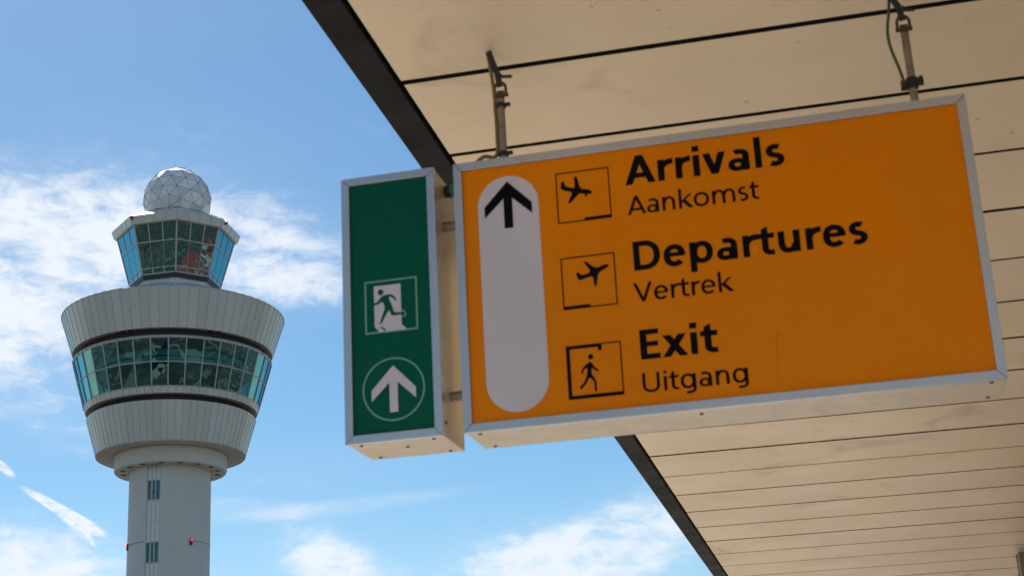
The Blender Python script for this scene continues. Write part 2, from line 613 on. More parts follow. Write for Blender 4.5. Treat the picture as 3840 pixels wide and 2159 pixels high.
# ------------------------------------------------------------------ made-up terminal buildings, unseen behind the camera, added for reflections in the tower glass
def terminal(x, y, rz, lx, ly, hz, roof, stripe, label, name='unseen_terminal'):
    c, s_ = math.cos(rz), math.sin(rz)
    ax, ay, az = Vector((c, s_, 0)), Vector((-s_, c, 0)), Vector((0, 0, 1))
    o = thing(name, (x, y, 0), label, 'unseen building')
    p = Vector((x, y, 0))
    mb = MB()
    mb.box(p + az * hz / 2, ax * lx / 2, ay * ly / 2, az * hz / 2)
    mb.build('wall', M['wframe'], o)
    mb = MB()
    mb.box(p + az * (hz + .4), ax * (lx / 2 + .6), ay * (ly / 2 + .6), az * .4)
    mb.build('roof', roof, o)
    mb = MB()
    mb.box(p + az * (hz + 1.6) + ax * lx * .12, ax * lx * .22, ay * ly * .2, az * .8)
    mb.hexa([p + az * (hz + z) + ax * x + ay * y for z in (1.5, 2.6) for x, y in ((-lx * .3, -2), (lx * .3, -2), (lx * .3, 2), (-lx * .3, 2))])
    mb.build('roof_plant', stripe, o)
    mb = MB()
    for sg in (-1, 1):
        mb.box(p + ay * sg * (ly / 2 + .05) + az * hz * .55, ax * lx * .48, ay * .06, az * hz * .3)
    mb.build('window_strip', M['navy'], o)


M['redroof'] = pbr('red_roof', (0.34, 0.055, 0.035), 0.6, 0.0, 0.2, 0.05)
M['paleroof'] = pbr('pale_roof', (0.42, 0.42, 0.40), 0.7, 0.0, 0.2, 0.05)
M['darkroof'] = pbr('dark_roof', (0.035, 0.045, 0.045), 0.6, 0.0, 0.3, 0.05)
_f = Vector((math.sin(-0.22897), math.cos(-0.22897), 0))
_r = Vector((_f.y, -_f.x, 0))


def behind(phi, d):                    # d metres from the tower, phi off the line to the camera
    q = _f * 235 + (_r * math.sin(R(phi)) - _f * math.cos(R(phi))) * d
    return q.x, q.y


for phi, d, rz, lx, ly, hz, rf, st, lab in (
        (45.2, 850, -PI / 2 + 0.22897 + R(45.2), 300, 46, 10, 'redroof', 'paleroof', 'made-up terminal building, only mirrored in glass, with a red roof and pale roof plant'),
        (30, 350, .9, 50, 16, 8, 'paleroof', 'redroof', 'made-up terminal building, only mirrored in glass, with a pale roof and red roof plant'),
        (12, 430, .2, 120, 40, 12, 'darkroof', 'paleroof', 'long made-up terminal building, only mirrored in glass, with a dark roof'),
        (-14, 330, -.2, 80, 36, 12, 'darkroof', 'darkroof', 'made-up terminal building, only mirrored in glass, with an all dark roof and plant'),
        (62, 330, 1.2, 90, 30, 12, 'paleroof', 'darkroof', 'made-up terminal building, only mirrored in glass, with a pale roof and dark roof plant')):
    x_, y_ = behind(phi, d)
    terminal(x_, y_, rz, lx, ly, hz, M[rf], M[st], lab)

# ------------------------------------------------------------------ canopy
PSI = -0.22251
CA = Vector((math.cos(PSI), math.sin(PSI), -0.01362)).normalized()     # along the joints, away from the open edge
CB = Vector((-math.sin(PSI), math.cos(PSI), -0.02616)).normalized()    # along the edge, away from the camera
CN = CA.cross(CB).normalized()
C0 = EYE + Vector((0, 0, 2.16))
E_PANEL, E_OUT = -1.17, -1.2876
J0, JP = 3.3611, 0.51055


def cp(a, b, n=0.0):
    return C0 + CA * a + CB * b + CN * n


K0, K1, A_END = -9, 46, 8.5
B_START, B_END = J0 + JP * K0, J0 + JP * K1
canopy = thing('canopy', cp(0, B_START), 'long canopy with a cream plank soffit and dark bronze edge over the hanging signs', 'canopy')
mb = MB()
narrow = {3: .013, 5: .010, 9: .014, 11: .012, 13: .013, 16: .015, 17: .012, 19: .012, 22: .012, 25: .013}
gaps = {k: narrow.get(k, random.uniform(.020, .024)) for k in range(K0, K1 + 1)}
gaps[1] = .025
for k in range(K0, K1):
    b0 = J0 + JP * k + gaps[k] / 2
    b1 = J0 + JP * (k + 1) - gaps[k + 1] / 2
    dz = random.uniform(0, 0.002)
    # each plank: a shallow tray with softly rounded long edges
    prof = [(b0, .030), (b0, .0007), (b0 + .0003, .0003), (b0 + .0008, 0), (b1 - .004, 0), (b1 - .0015, .0012), (b1, .004), (b1, .030)]
    vs = [cp(E_PANEL, b, n + dz) for b, n in prof] + [cp(A_END, b, n + dz) for b, n in prof]
    n = len(prof)
    fs = [(i, i + 1, n + i + 1, n + i) for i in range(1, n - 2)] + [tuple(range(n)), tuple(range(2 * n - 1, n - 1, -1))]
    mb.add(vs, fs, 0)
    mb.add(vs, [(0, 1, n + 1, n), (n - 2, n - 1, 2 * n - 1, 2 * n - 2)], 1)
mb.build('soffit', [M['soffit'], M['void']], canopy, recalc=False)
mb = MB()
mb.hexa([cp(E_PANEL - .012, B_START, .10), cp(A_END, B_START, .10), cp(A_END, B_END, .10), cp(E_PANEL - .012, B_END, .10),
         cp(E_PANEL - .012, B_START, .12), cp(A_END, B_START, .12), cp(A_END, B_END, .12), cp(E_PANEL - .012, B_END, .12)])
mb.build('dark_void', M['void'], canopy)
mb = MB()
seams = [B_START, J0 + JP * 2.35, J0 + JP * 13.72, J0 + JP * 25, J0 + JP * 36, B_END]
for s0, s1 in zip(seams[:-1], seams[1:]):
    a0, a1 = E_OUT, E_PANEL - .0155
    e = .0015
    # folded sheet edge beam with small chamfers on the lower corners
    pr = [(a0, .34), (a0, .003), (a0 + .003, 0), (a1 - .003, 0), (a1, .003), (a1, .34)]
    vs = [cp(a, s0 + e, n) for a, n in pr] + [cp(a, s1 - e, n) for a, n in pr]
    n = len(pr)
    fs = [(i, i + 1, n + i + 1, n + i) for i in range(n - 1)] + [(n - 1, 0, n, 2 * n - 1), tuple(range(n)), tuple(range(2 * n - 1, n - 1, -1))]
    mb.add(vs, fs)
mb.build('fascia', M['fascia'], canopy)
mb = MB()
mb.hexa([cp(E_PANEL - .011, B_START, .125), cp(A_END, B_START, .125), cp(A_END, B_END, .125), cp(E_PANEL - .011, B_END, .125),
         cp(E_PANEL - .011, B_START, .33), cp(A_END, B_START, .33), cp(A_END, B_END, .33), cp(E_PANEL - .011, B_END, .33)])
mb.build('roof_slab', M['roofing'], canopy)

# ------------------------------------------------------------------ the two signs
SF = 0.936                            # size of the sign against the canopy fit
SYAW, SROLL, SPIT = -0.21546, -0.00684, 0.02664
W_, H_, D_ = 1.42462 * SF, 0.78768 * SF, 0.23142 * SF
_a = Vector((math.cos(SYAW), math.sin(SYAW), 0))
_b = Vector((-math.sin(SYAW), math.cos(SYAW), 0))
_u = Vector((0, 0, 1))
SA = _a * math.cos(SROLL) + _u * math.sin(SROLL)
_u2 = -_a * math.sin(SROLL) + _u * math.cos(SROLL)
SB = _b * math.cos(SPIT) + _u2 * math.sin(SPIT)
SU = -_b * math.sin(SPIT) + _u2 * math.cos(SPIT)
SO = EYE + Vector((-0.15011, 4.04503, 1.81348)) * SF
GX, GW = -0.33877 * SF, 0.28166 * SF


def sp(u, v, d=0.0):                  # point on the sign: right, down, back
    return SO + SA * u - SU * v + SB * d


def frame_parts(parent, u0, u1, fw, screws):
    mb = MB()
    mb.hexa([sp(u0 + .0015, H_ - .0015, .010), sp(u1 - .0015, H_ - .0015, .010), sp(u1 - .0015, H_ - .0015, D_), sp(u0 + .0015, H_ - .0015, D_),
             sp(u0 + .0015, .0015, .010), sp(u1 - .0015, .0015, .010), sp(u1 - .0015, .0015, D_), sp(u0 + .0015, .0015, D_)])
    mb.build('housing', M['housing'], parent, bevel=.003)
    mb = MB()
    g = .0006                          # hairline gap of the mitred corners
    quads = [[(u0 + g, 0), (u1 - g, 0), (u1 - fw - g, fw), (u0 + fw + g, fw)],
             [(u0 + g, H_), (u0 + fw + g, H_ - fw), (u1 - fw - g, H_ - fw), (u1 - g, H_)],
             [(u0, g), (u0 + fw, fw + g), (u0 + fw, H_ - fw - g), (u0, H_ - g)],
             [(u1, g), (u1, H_ - g), (u1 - fw, H_ - fw - g), (u1 - fw, fw + g)]]
    for q in quads:
        mb.hexa([sp(u, v, -.005) for u, v in q] + [sp(u, v, .012) for u, v in q])
    mb.build('frame', M['alu'], parent, bevel=.0012)
    for (u, v, d, ax) in screws:
        mb = MB()
        c = sp(u, v, d)
        nrm = {'d': -SU, 'r': SA, 'l': -SA}[ax]
        mb.tube([c, c + nrm * .002, c + nrm * .0035], [.0052, .0052, .003], 10)
        mb.build('screw', M['screw'], parent)


def panel(parent, u0, u1, fw, mat):
    mb = MB()
    q = [(u0 + fw - .003, fw - .003), (u1 - fw + .003, fw - .003), (u1 - fw + .003, H_ - fw + .003), (u0 + fw - .003, H_ - fw + .003)]
    mb.hexa([sp(u, v, .003) for u, v in q] + [sp(u, v, .008) for u, v in q])
    return mb.build('face_panel', mat, parent)


def flat(name, polys, mat, parent, d=.0022, label=None):
    mb = MB()
    for p in polys:
        mb.poly([sp(u, v, d) for u, v in p], thick=SB * .0006)
    o = mb.build(name, mat, parent)
    if label:
        o['label'] = label
    return o


def stroke(p, wd, closed=True):       # outline of a line drawing as little quads with mitred joints
    n = len(p)
    pts = [Vector((x, y)) for x, y in p]
    L, Rr = [], []
    for i in range(n):
        if closed or 0 < i < n - 1:
            d0 = (pts[i] - pts[i - 1]).normalized()
            d1 = (pts[(i + 1) % n] - pts[i]).normalized()
        else:
            d0 = d1 = (pts[min(i + 1, n - 1)] - pts[max(i - 1, 0)]).normalized()
        t = (d0 + d1).normalized()
        nn = Vector((-t.y, t.x))
        k = wd / 2 / max(0.4, nn.dot(Vector((-d0.y, d0.x))))
        L.append(pts[i] + nn * k)
        Rr.append(pts[i] - nn * k)
    out = []
    for i in range(n if closed else n - 1):
        j = (i + 1) % n
        out.append([tuple(L[i]), tuple(L[j]), tuple(Rr[j]), tuple(Rr[i])])
    return out


def disc(cx, cy, r, n=28, ry=None):
    return [(cx + r * math.cos(2 * PI * i / n), cy + (ry or r) * math.sin(2 * PI * i / n)) for i in range(n)]


# --- lettering: humanist sans drawn with an elliptical pen, cap height 1
def arc(cx, cy, rx, ry, a0, a1, n=26, e=2.25):
    out = []
    for i in range(n + 1):
        a = R(a0 + (a1 - a0) * i / n)
        c, s_ = math.cos(a), math.sin(a)
        out.append((cx + rx * math.copysign(abs(c) ** (2 / e), c), cy + ry * math.copysign(abs(s_) ** (2 / e), s_)))
    return out


def pen(path, wx, wy):
    p = [Vector(q) for q in path]
    L, Q = [], []
    for i in range(len(p)):
        d = p[min(i + 1, len(p) - 1)] - p[max(i - 1, 0)]
        if d.length < 1e-6:
            d = Vector((1, 0))
        d.normalize()
        nn = Vector((-d.y, d.x))
        h = math.hypot(wx * nn.x, wy * nn.y) / 2
        L.append(p[i] + nn * h)
        Q.append(p[i] - nn * h)
    return [[tuple(L[i]), tuple(L[i + 1]), tuple(Q[i + 1]), tuple(Q[i])] for i in range(len(p) - 1)]


def rect(x0, y0, x1, y1):
    return [(x0, y0), (x1, y0), (x1, y1), (x0, y1)]


def glyph(ch, W, T):
    """outline pieces, left bearing, right bearing, width"""
    X, B = .735, W > .16
    h, t = W / 2, T / 2
    ov = .012
    if ch == 'A':
        w_, s_ = (.96, W * 1.12) if B else (.90, W * 1.06)
        c = w_ / 2
        tt = s_ * 1.02
        yb = .215
        def xl(y):
            return (c - tt / 2) * y
        return [[(0, 0), (s_, 0), (c + tt / 2, 1), (c - tt / 2, 1)], [(w_ - s_, 0), (w_, 0), (c + tt / 2, 1), (c - tt / 2, 1)],
                rect(xl(yb) + s_ * .5, yb, w_ - xl(yb) - s_ * .5, yb + T * .95)], .0, .0, w_
    if ch in 'Vv':
        H, w_ = (1, .90) if ch == 'V' else (X, .72 if B else .66)
        s_ = W * 1.10
        c = w_ / 2
        tt = s_ * 1.0
        return [[(0, H), (s_, H), (c + tt / 2, 0), (c - tt / 2, 0)], [(w_ - s_, H), (w_, H), (c + tt / 2, 0), (c - tt / 2, 0)]], .01, .01, w_
    if ch == 'x':
        w_, s_ = .78, W * 1.22
        return [[(0, 0), (s_, 0), (w_ - .02, X), (w_ - .02 - s_, X)], [(.02, X), (.02 + s_, X), (w_, 0), (w_ - s_, 0)]], .01, .01, w_
    if ch == 'D':
        w_ = .86
        p = pen(arc(.36, .5, w_ - .36 - h, .5 - t, 90, -90, 30), W, T)
        return [rect(0, 0, W, 1), rect(W, 1 - T, .37, 1), rect(W, 0, .37, T)] + p, .10, .05, w_
    if ch == 'E':
        w_ = .60
        return [rect(0, 0, W, 1), rect(W, 1 - T, w_ - .02, 1), rect(W, .5 - T * .42, w_ - .05, .5 + T * .5), rect(W, 0, w_, T)], .10, .05, w_
    if ch == 'U':
        w_ = .80
        p = pen(arc(w_ / 2, .36, w_ / 2 - h, .36 - t + ov, 180, 360, 30), W, T)
        return [rect(0, .35, W, 1), rect(w_ - W, .35, w_, 1)] + p, .10, .10, w_
    if ch == 'i':
        return [rect(0, 0, W, X), rect(-.005, X + .125 * (1 if B else 1.2), W + .005, X + .125 + (.195 if B else .145))], .085, .085, W
    if ch == 'l':
        return [rect(0, 0, W, 1.07)], .085, .085, W
    if ch == 'r':
        w_ = .475 if B else .40
        p = pen(arc(w_ + .03, .36, w_ + .03 - h, X - .36 - T * .52 + ov, 178, 92, 16), W, T * 1.1)
        return [rect(0, 0, W, X)] + p, .09, -.005, w_
    if ch in 'nu':
        w_ = .68 if B else .62
        x0 = W * .25
        rx = (w_ - x0) / 2
        ry = .34
        p = pen(arc(x0 + rx, X - ry, rx - h, ry - t + ov, 0, 172, 30), W, T)
        q = [rect(0, 0, W, X), rect(w_ - W, 0, w_, X - ry + .005)] + p
        if ch == 'u':
            q = [[(w_ - x, X - y) for x, y in g_] for g_ in q]
        return q, .09, .09, w_
    if ch == 'm':
        a_ = .50
        w_ = W + 2 * (a_ - .02)
        q = [rect(0, 0, W, X)]
        for k in range(2):
            o = k * (a_ - .02)
            x0, x1 = o + W * .25, o + a_ + W - .02
            rx = (x1 - x0) / 2
            q += [rect(x1 - W, 0, x1, X - .33 + .005)] + pen(arc(x0 + rx, X - .33, rx - h, .33 - t + ov, 0, 172, 26), W, T)
        return q, .09, .09, w_
    if ch == 'o':
        w_ = .74
        return pen(arc(w_ / 2, X / 2, w_ / 2 - h, X / 2 - t + ov, 0, 360, 56), W, T), .06, .06, w_
    if ch == 'e':
        w_ = .70 if B else .66
        yb = X / 2 - .035
        q = pen(arc(w_ / 2, X / 2, w_ / 2 - h, X / 2 - t + ov, -4, 318, 50), W, T)
        return q + [rect(W * .6, yb, w_ - h * .6, yb + T * .80)], .06, .05, w_
    if ch in 'pg':
        w_ = .74 if B else .70
        x0 = W * .20
        rx = (w_ - x0) / 2
        q = pen(arc(x0 + rx, X / 2, rx - h, X / 2 - t + ov, 0, 360, 52), W, T)
        q = q + [rect(0, -.285, W, X)]
        if ch == 'g':
            q = [[(w_ - x, y) for x, y in g_] for g_ in q[:-1]] + [rect(w_ - W, -.06, w_, X)]
            q += pen(arc(w_ - .33, -.05, .33 - h, .225 - t, 0, -118, 24), W, T)
            return q, .06, .09, w_
        return q, .09, .06, w_
    if ch == 'a':
        w_ = .66 if B else .58
        ry = .25
        q = [rect(w_ - W, 0, w_, X - ry + .01)]
        q += pen(arc(w_ - .31, X - ry, .31 - h, ry - t + ov, 0, 128, 26), W, T * .98)
        bw = (w_ - W * .35) / 2
        q += pen(arc(bw, .225 - ov, bw - h, .225 - T * .46, 0, 360, 44), W, T * .88)
        return q, .055, .085, w_
    if ch == 's':
        w_ = .57 if B else .49
        ry = (X - T) / 4
        r_ = w_ / 2 - h * .95
        up_ = arc(w_ / 2 + .01, X - t - ry + ov, r_ * .95, ry + ov * .4, 48, 250, 24, 2.1)
        lo_ = arc(w_ / 2 - .01, t + ry - ov, r_, ry + ov * .4, 70, -132, 24, 2.1)
        return pen(up_ + lo_, W, T), .045, .045, w_
    if ch == 't':
        w_ = .52 if B else .45
        xs = .12 if B else .11
        path = [(xs + h, .40), (xs + h, .30)] + arc(xs + h + .20, .22, .20, .22 - t + ov, 180, 270, 16) + [(w_ - .02, t - ov + .012)]
        return [[(xs, .36), (xs + W, .36), (xs + W, X + .235), (xs, X + .14)], rect(0, X - T, w_, X)] + pen(path, W, T), .015, .02, w_
    if ch == 'k':
        w_ = .66
        s_ = W * 1.22
        return [rect(0, 0, W, 1.07), [(W * .9, .40), (W * .9 + s_ * .25, .33), (w_ - .02, X), (w_ - .02 - s_ * .98, X)],
                [(w_ - s_ * .98, 0), (w_ + .03, 0), (W + .12 + s_ * .35, .47), (W * .95, .40)]], .09, .0, w_


def lettering(txt, u0, u1, base, cap, W, parent, label):
    T = W * (.84 if W > .16 else .86)
    pcs, x = [], 0.0
    for i, ch in enumerate(txt):
        g_, lb, rb, w_ = glyph(ch, W, T)
        if i:
            x += lb
        pcs += [[(px + x, py) for px, py in q] for q in g_]
        x += w_ + (rb if i < len(txt) - 1 else 0)
    mb = MB()
    k = (u1 - u0) / x
    for i, q in enumerate(pcs):
        mb.poly([sp(u0 + px * k, base - py * cap, .0020 - (i % 5) * .00004) for px, py in q])
    o = mb.build('lettering', M['black'], parent, recalc=False)
    o['label'] = label
    return o


# --- orange sign
arr = thing('arrivals_sign', sp(W_ / 2, H_, D_ / 2), 'wide orange Arrivals, Departures and Exit sign in aluminium frame under the canopy', 'sign')
bot = [(.036, H_ - .0015, .026), (.036, H_ - .0015, D_ - .03), (W_ - .036, H_ - .0015, .026), (W_ - .036, H_ - .0015, D_ - .03), (.60, H_ - .0015, .05)]
frame_parts(arr, 0, W_, .0228, [(*b, 'd') for b in bot] + [(W_ - .0015, .05, .05, 'r'), (W_ - .0015, H_ - .04, .03, 'r')])
panel(arr, 0, W_, .0228, M['orange'])
# grey-white pill with the arrow
r = .0822
cx = .1445
pill = [(cx - r * math.cos(PI * i / 24), .1345 - r * math.sin(PI * i / 24)) for i in range(25)] + \
       [(cx + .001 + r * math.cos(PI * i / 24), .6125 + r * math.sin(PI * i / 24)) for i in range(25)]
flat('arrow_field', [pill], M['lilac'], arr, .0025)
ARROW = [(0, -.0665), (-.0642, .0), (-.0642, .0305), (-.0118, -.0193), (-.0118, .0647), (.0118, .0647), (.0118, -.0193), (.0642, .0305), (.0642, .0)]
flat('arrow', [[(cx + x, .1345 + y) for x, y in ARROW]], M['black'], arr, .0016)
P1 = [(0.2875, 0.1084), (0.2912, 0.09), (0.2952, 0.0892), (0.2985, 0.0913), (0.3015, 0.1043), (0.3239, 0.1121), (0.326, 0.1084), (0.326, 0.0801), (0.3299, 0.0786), (0.3336, 0.0814), (0.3403, 0.1158), (0.3617, 0.1208), (0.372, 0.1282), (0.3697, 0.1333), (0.357, 0.1331), (0.3552, 0.1406), (0.3521, 0.1395), (0.3526, 0.132), (0.3369, 0.1274), (0.313, 0.1515), (0.3078, 0.1528), (0.3061, 0.1486), (0.3204, 0.1224), (0.298, 0.1152)]
P2 = [(0.3196, 0.3643), (0.3142, 0.3454), (0.3191, 0.3435), (0.3305, 0.3544), (0.3521, 0.3483), (0.3508, 0.3419), (0.3366, 0.3187), (0.341, 0.3162), (0.3666, 0.3395), (0.3889, 0.3317), (0.4009, 0.332), (0.4012, 0.3364), (0.3917, 0.3433), (0.3725, 0.3509), (0.3659, 0.385), (0.3633, 0.3884), (0.3605, 0.3849), (0.3581, 0.3578), (0.336, 0.3632), (0.3261, 0.3663)]
WB = [(0.3324, 0.5849), (0.3391, 0.5863), (0.3468, 0.601), (0.3572, 0.6078), (0.3546, 0.6125), (0.344, 0.6057), (0.3389, 0.5989), (0.3373, 0.6163), (0.3488, 0.6351), (0.3489, 0.6639), (0.3427, 0.6633), (0.344, 0.6384), (0.3317, 0.6232), (0.3231, 0.6399), (0.3085, 0.6546), (0.3035, 0.6497), (0.3185, 0.6356), (0.3266, 0.6164), (0.3277, 0.5989), (0.3195, 0.6018), (0.3149, 0.6151), (0.3106, 0.614), (0.3147, 0.6)]


def square(u0, v0, u1, v1, wd=.0030):
    h = wd / 2
    return stroke([(u0 + h, v0 + h), (u1 - h, v0 + h), (u1 - h, v1 - h), (u0 + h, v1 - h)], wd)


SQ = [(.2760, .0648, .4187, .2060), (.2758, .3016, .4176, .4416), (.2754, .5388, .4170, .6780)]
flat('pictogram', square(*SQ[0]) + [chaikin(P1)] + [[(.3470, .1970), (.4187, .1970), (.4187, .2060), (.3470, .2060)]], M['black'], arr, .0018, 'landing aeroplane in a thin square')
flat('pictogram', square(*SQ[1]) + [chaikin(P2)] + [[(.2758, .4328), (.3462, .4328), (.3462, .4416), (.2758, .4416)]], M['black'], arr, .0018, 'climbing aeroplane in a thin square')
u0, v0, u1, v1 = SQ[2]
door = [[(u0, v0), (.3680, v0), (.3680, .5570), (.3585, .5570), (.3585, .5475), (.2848, .5475), (.2848, .6690), (u1, .6690), (u1, v1), (u0, v1)]]
flat('pictogram', square(*SQ[2]) + door + [chaikin(WB), disc(.338, .572, .0068)], M['black'], arr, .0018, 'walking figure in an open doorway')
lettering('Arrivals', .4604, .8736, .1232, .0790, .205, arr, 'bold black word Arrivals')
lettering('Aankomst', .4608, .8003, .2066, .0508, .142, arr, 'smaller black word Aankomst')
lettering('Departures', .4664, 1.0545, .3586, .0778, .205, arr, 'bold black word Departures')
lettering('Vertrek', .4597, .7113, .4420, .0500, .142, arr, 'smaller black word Vertrek')
lettering('Exit', .4660, .6616, .5943, .0772, .205, arr, 'bold black word Exit')
lettering('Uitgang', .4648, .7272, .6789, .0495, .142, arr, 'smaller black word Uitgang')

# wear on the orange face: pale scuffs and one dark drip
M['scuff'] = pbr('pale_scuff', (0.60, 0.33, 0.10), 0.5, spec=0.1)
M['drip'] = pbr('dark_drip', (0.60, 0.155, 0.001), 0.5, spec=0.1)
flat('scuff', [[(.7735, .3360), (.7770, .3330), (.7763, .3440), (.7738, .3490)]], M['scuff'], arr, .0026)
flat('scuff', [[(.7785, .1430), (.7802, .1435), (.7800, .1560), (.7790, .1560)]], M['scuff'], arr, .0026)
flat('drip', [[(.8040, .5760), (.8085, .5640), (.8156, .5560), (.8110, .5700), (.8068, .5800), (.7990, .7000), (.7978, .7000)]], M['drip'], arr, .0026)

# --- green sign
ex = thing('exit_sign', sp(GX + GW / 2, H_, D_ / 2), 'narrow green emergency exit sign with running man and arrow, beside the orange sign', 'sign')
g0, g1 = GX, GX + GW
bot = [(g0 + .034, H_ - .0015, .026), (g0 + .034, H_ - .0015, D_ - .028), (g1 - .034, H_ - .0015, .026), (g1 - .034, H_ - .0015, D_ - .028), (g0 + .14, H_ - .0015, .09)]
frame_parts(ex, g0, g1, .0224, [(*b, 'd') for b in bot] + [(g1 - .0015, H_ - .04, .03, 'r')])
panel(ex, g0, g1, .0224, M['green'])


def gg(p):
    return [(g0 + u, v) for u, v in p]


h = .0021
flat('pictogram_outline', [gg(q) for q in stroke([(.0612, .3022), (.2018, .3022), (.2018, .4432), (.0612, .4432)], .0044)], M['greenline'], ex, .0024)
flat('doorway', [gg([(.0848, .3152), (.1591, .3152), (.1596, .4275), (.1745, .4425), (.0975, .4425), (.0854, .4270)])], M['lilac'], ex, .0020)
RB = [(0.0830, 0.3614), (0.093, 0.3613), (0.1083, 0.3426), (0.1349, 0.3415), (0.1477, 0.3579), (0.1449, 0.3615), (0.1321, 0.3485), (0.1247, 0.3495), (0.1351, 0.3756), (0.1392, 0.3934), (0.1609, 0.3955), (0.1647, 0.4007), (0.1342, 0.402), (0.131, 0.399), (0.1263, 0.3817), (0.1031, 0.4226), (0.0985, 0.4206), (0.1158, 0.3764), (0.1077, 0.3593), (0.0968, 0.3665), (0.0830, 0.368)]
RF = [(0.1008, 0.4296), (0.1055, 0.4288), (0.1171, 0.4389), (0.1131, 0.441)]
flat('running_figure', [gg(chaikin(RB)), gg(disc(.1036, .3336, .0080)), gg(RF)], M['green'], ex, .0013)
flat('foot_outline', [gg(q) for q in stroke([(.1598, .3905), (.1660, .3915), (.1702, .3975), (.1716, .4035), (.1665, .4068), (.1598, .4062)], .0034, False)], M['greenline'], ex, .0012)
ccx, ccy = .1325, .5998
flat('arrow_circle', [gg(q) for q in stroke(disc(ccx, ccy, .0826, 64), .0044)], M['greenline'], ex, .0024)
flat('arrow', [gg([(ccx + x * .935, ccy + y * .95) for x, y in ARROW])], M['lilac'], ex, .0020)
# the two tubes that tie it to the orange sign, and the cable gland
for v, d in ((.142, .085), (.616, .085)):
    mb = MB()
    mb.tube([sp(g1 - .003, v, d), sp(-.012, v, d), sp(.001, v, d)], .0135, 16)
    mb.build('connecting_tube', M['pipe'], ex, smooth=False)
mb = MB()
mb.tube([sp(g1 + .002, .034, .10), sp(g1 + .018, .034, .10)], .0175, 16, 0)
mb.tube([sp(g1 + .018, .034, .10), sp(-.002, .034, .10)], .0165, 16, 1)
mb.tube([sp(g1 + .012, .058, .10), sp(g1 + .024, .058, .10)], .005, 10, 2)
mb.build('cable_gland', [M['darkiron'], M['teal'], M['lilac']], ex)


# ------------------------------------------------------------------ hangers
def hanger(name, u, label, pipe_len, clamps, tall_wrap, side):
    base = sp(u, 0.0, D_ * .5)
    # ceiling height straight above
    t = (C0 - base).dot(CN) / CN.z
    up = Vector((0, 0, 1))
    th = thing(name, base, label, 'hanger', 'pipes the orange sign hangs from')
    mb = MB()
    mb.tube([base - up * .01, base + up * pipe_len], .0105, 20)
    mb.tube([base - up * .002, base + up * .006], .019, 20)
    mb.build('pipe', M['pipe'], th, smooth=False)
    pt = base + up * pipe_len
    # flattened lug riveted into the pipe end
    mb = MB()
    mb.box(pt + up * .008, CA * .0105, CB * .004, up * .018)
    mb.build('pipe_lug', M['rust'], th, bevel=.002)
    # D shackle through the lug
    mb = MB()
    c = pt + up * .012
    pts = [c + CA * (-.016), c + CA * (-.016) + up * .022]
    pts += [c + up * .022 + CA * (.016 * math.cos(PI - PI * i / 10)) + up * (.018 * math.sin(PI * i / 10)) for i in range(11)]
    pts += [c + CA * .016 + up * .022, c + CA * .016]
    mb.tube(pts, .0042, 10)
    mb.tube([c - CA * .022, c + CA * .022], .0052, 10)
    mb.build('shackle', M['rust'], th)
    # flat iron strap from the ceiling slot to the shackle, with its eye bolt
    top = base + up * (t - .002)
    e0 = c + up * .034
    mb = MB()
    k = -CA * .026 - CB * .010
    for p0, p1 in ((e0 - up * .006, e0 + up * .034 - CA * .006), (e0 + up * .034 - CA * .006, top + k)):
        d = (p1 - p0)
        n1 = d.cross(CB).normalized()
        mb.box((p0 + p1) / 2, n1 * .0085, CB * .0035, d / 2 * 1.03)
    mb.build('strap', M['darkiron'], th, bevel=.001)
    mb = MB()
    q = e0 + up * .026
    mb.tube([q - CB * .012 + CA * .004, q + CB * .004 + CA * .006, q + CB * .010 + CA * .034], .0048, 10)
    mb.build('eye_bolt', M['rust'], th)
    # dark mounting plate on the ceiling
    for z in clamps:
        mb = MB()
        cc = base + up * z
        mb.tube([cc - up * .006, cc + up * .006], .0145, 16)
        if tall_wrap:
            mb.tube([cc - up * .015, cc + up * .015], .0150, 14)
            for s_ in (-1, 1):
                mb.box(cc + CA * (.019 * s_) + up * (.003 * s_), CA * .010, CB * .009, up * (.0095 - .0015 * s_))
                mb.tube([cc + CA * (.022 * s_) - CB * .015 + up * .008 * s_, cc + CA * (.025 * s_) + CB * .015 + up * .006 * s_], .0055, 8)
        else:
            mb.box(cc + CA * .018 + up * .002, CA * .008, CB * .005, up * .004)
        mb.build('clamp', M['darkiron'], th)
    return base, t


uL, uR = 0.1165, 1.2195
bL, tL = hanger('sign_hanger', uL, 'rusty hanging pipe with a yellow cable tied along it, above the orange sign', .225, (.058, .205), False, -1)
bR, tR = hanger('sign_hanger', uR, 'hanging pipe with a dark flanged clamp round it, above the orange sign', .245, (.098,), True, 1)
UP = Vector((0, 0, 1))


def bez(p, n=10):                     # smooth curve through points
    p = [Vector(q) for q in p]
    out = []
    for i in range(len(p) - 1):
        a, b, c, d = p[max(i - 1, 0)], p[i], p[i + 1], p[min(i + 2, len(p) - 1)]
        for j in range(n):
            t = j / n
            out.append(.5 * ((2 * b) + (c - a) * t + (2 * a - 5 * b + 4 * c - d) * t * t + (3 * b - a - 3 * c + d) * t ** 3))
    out.append(p[-1])
    return out


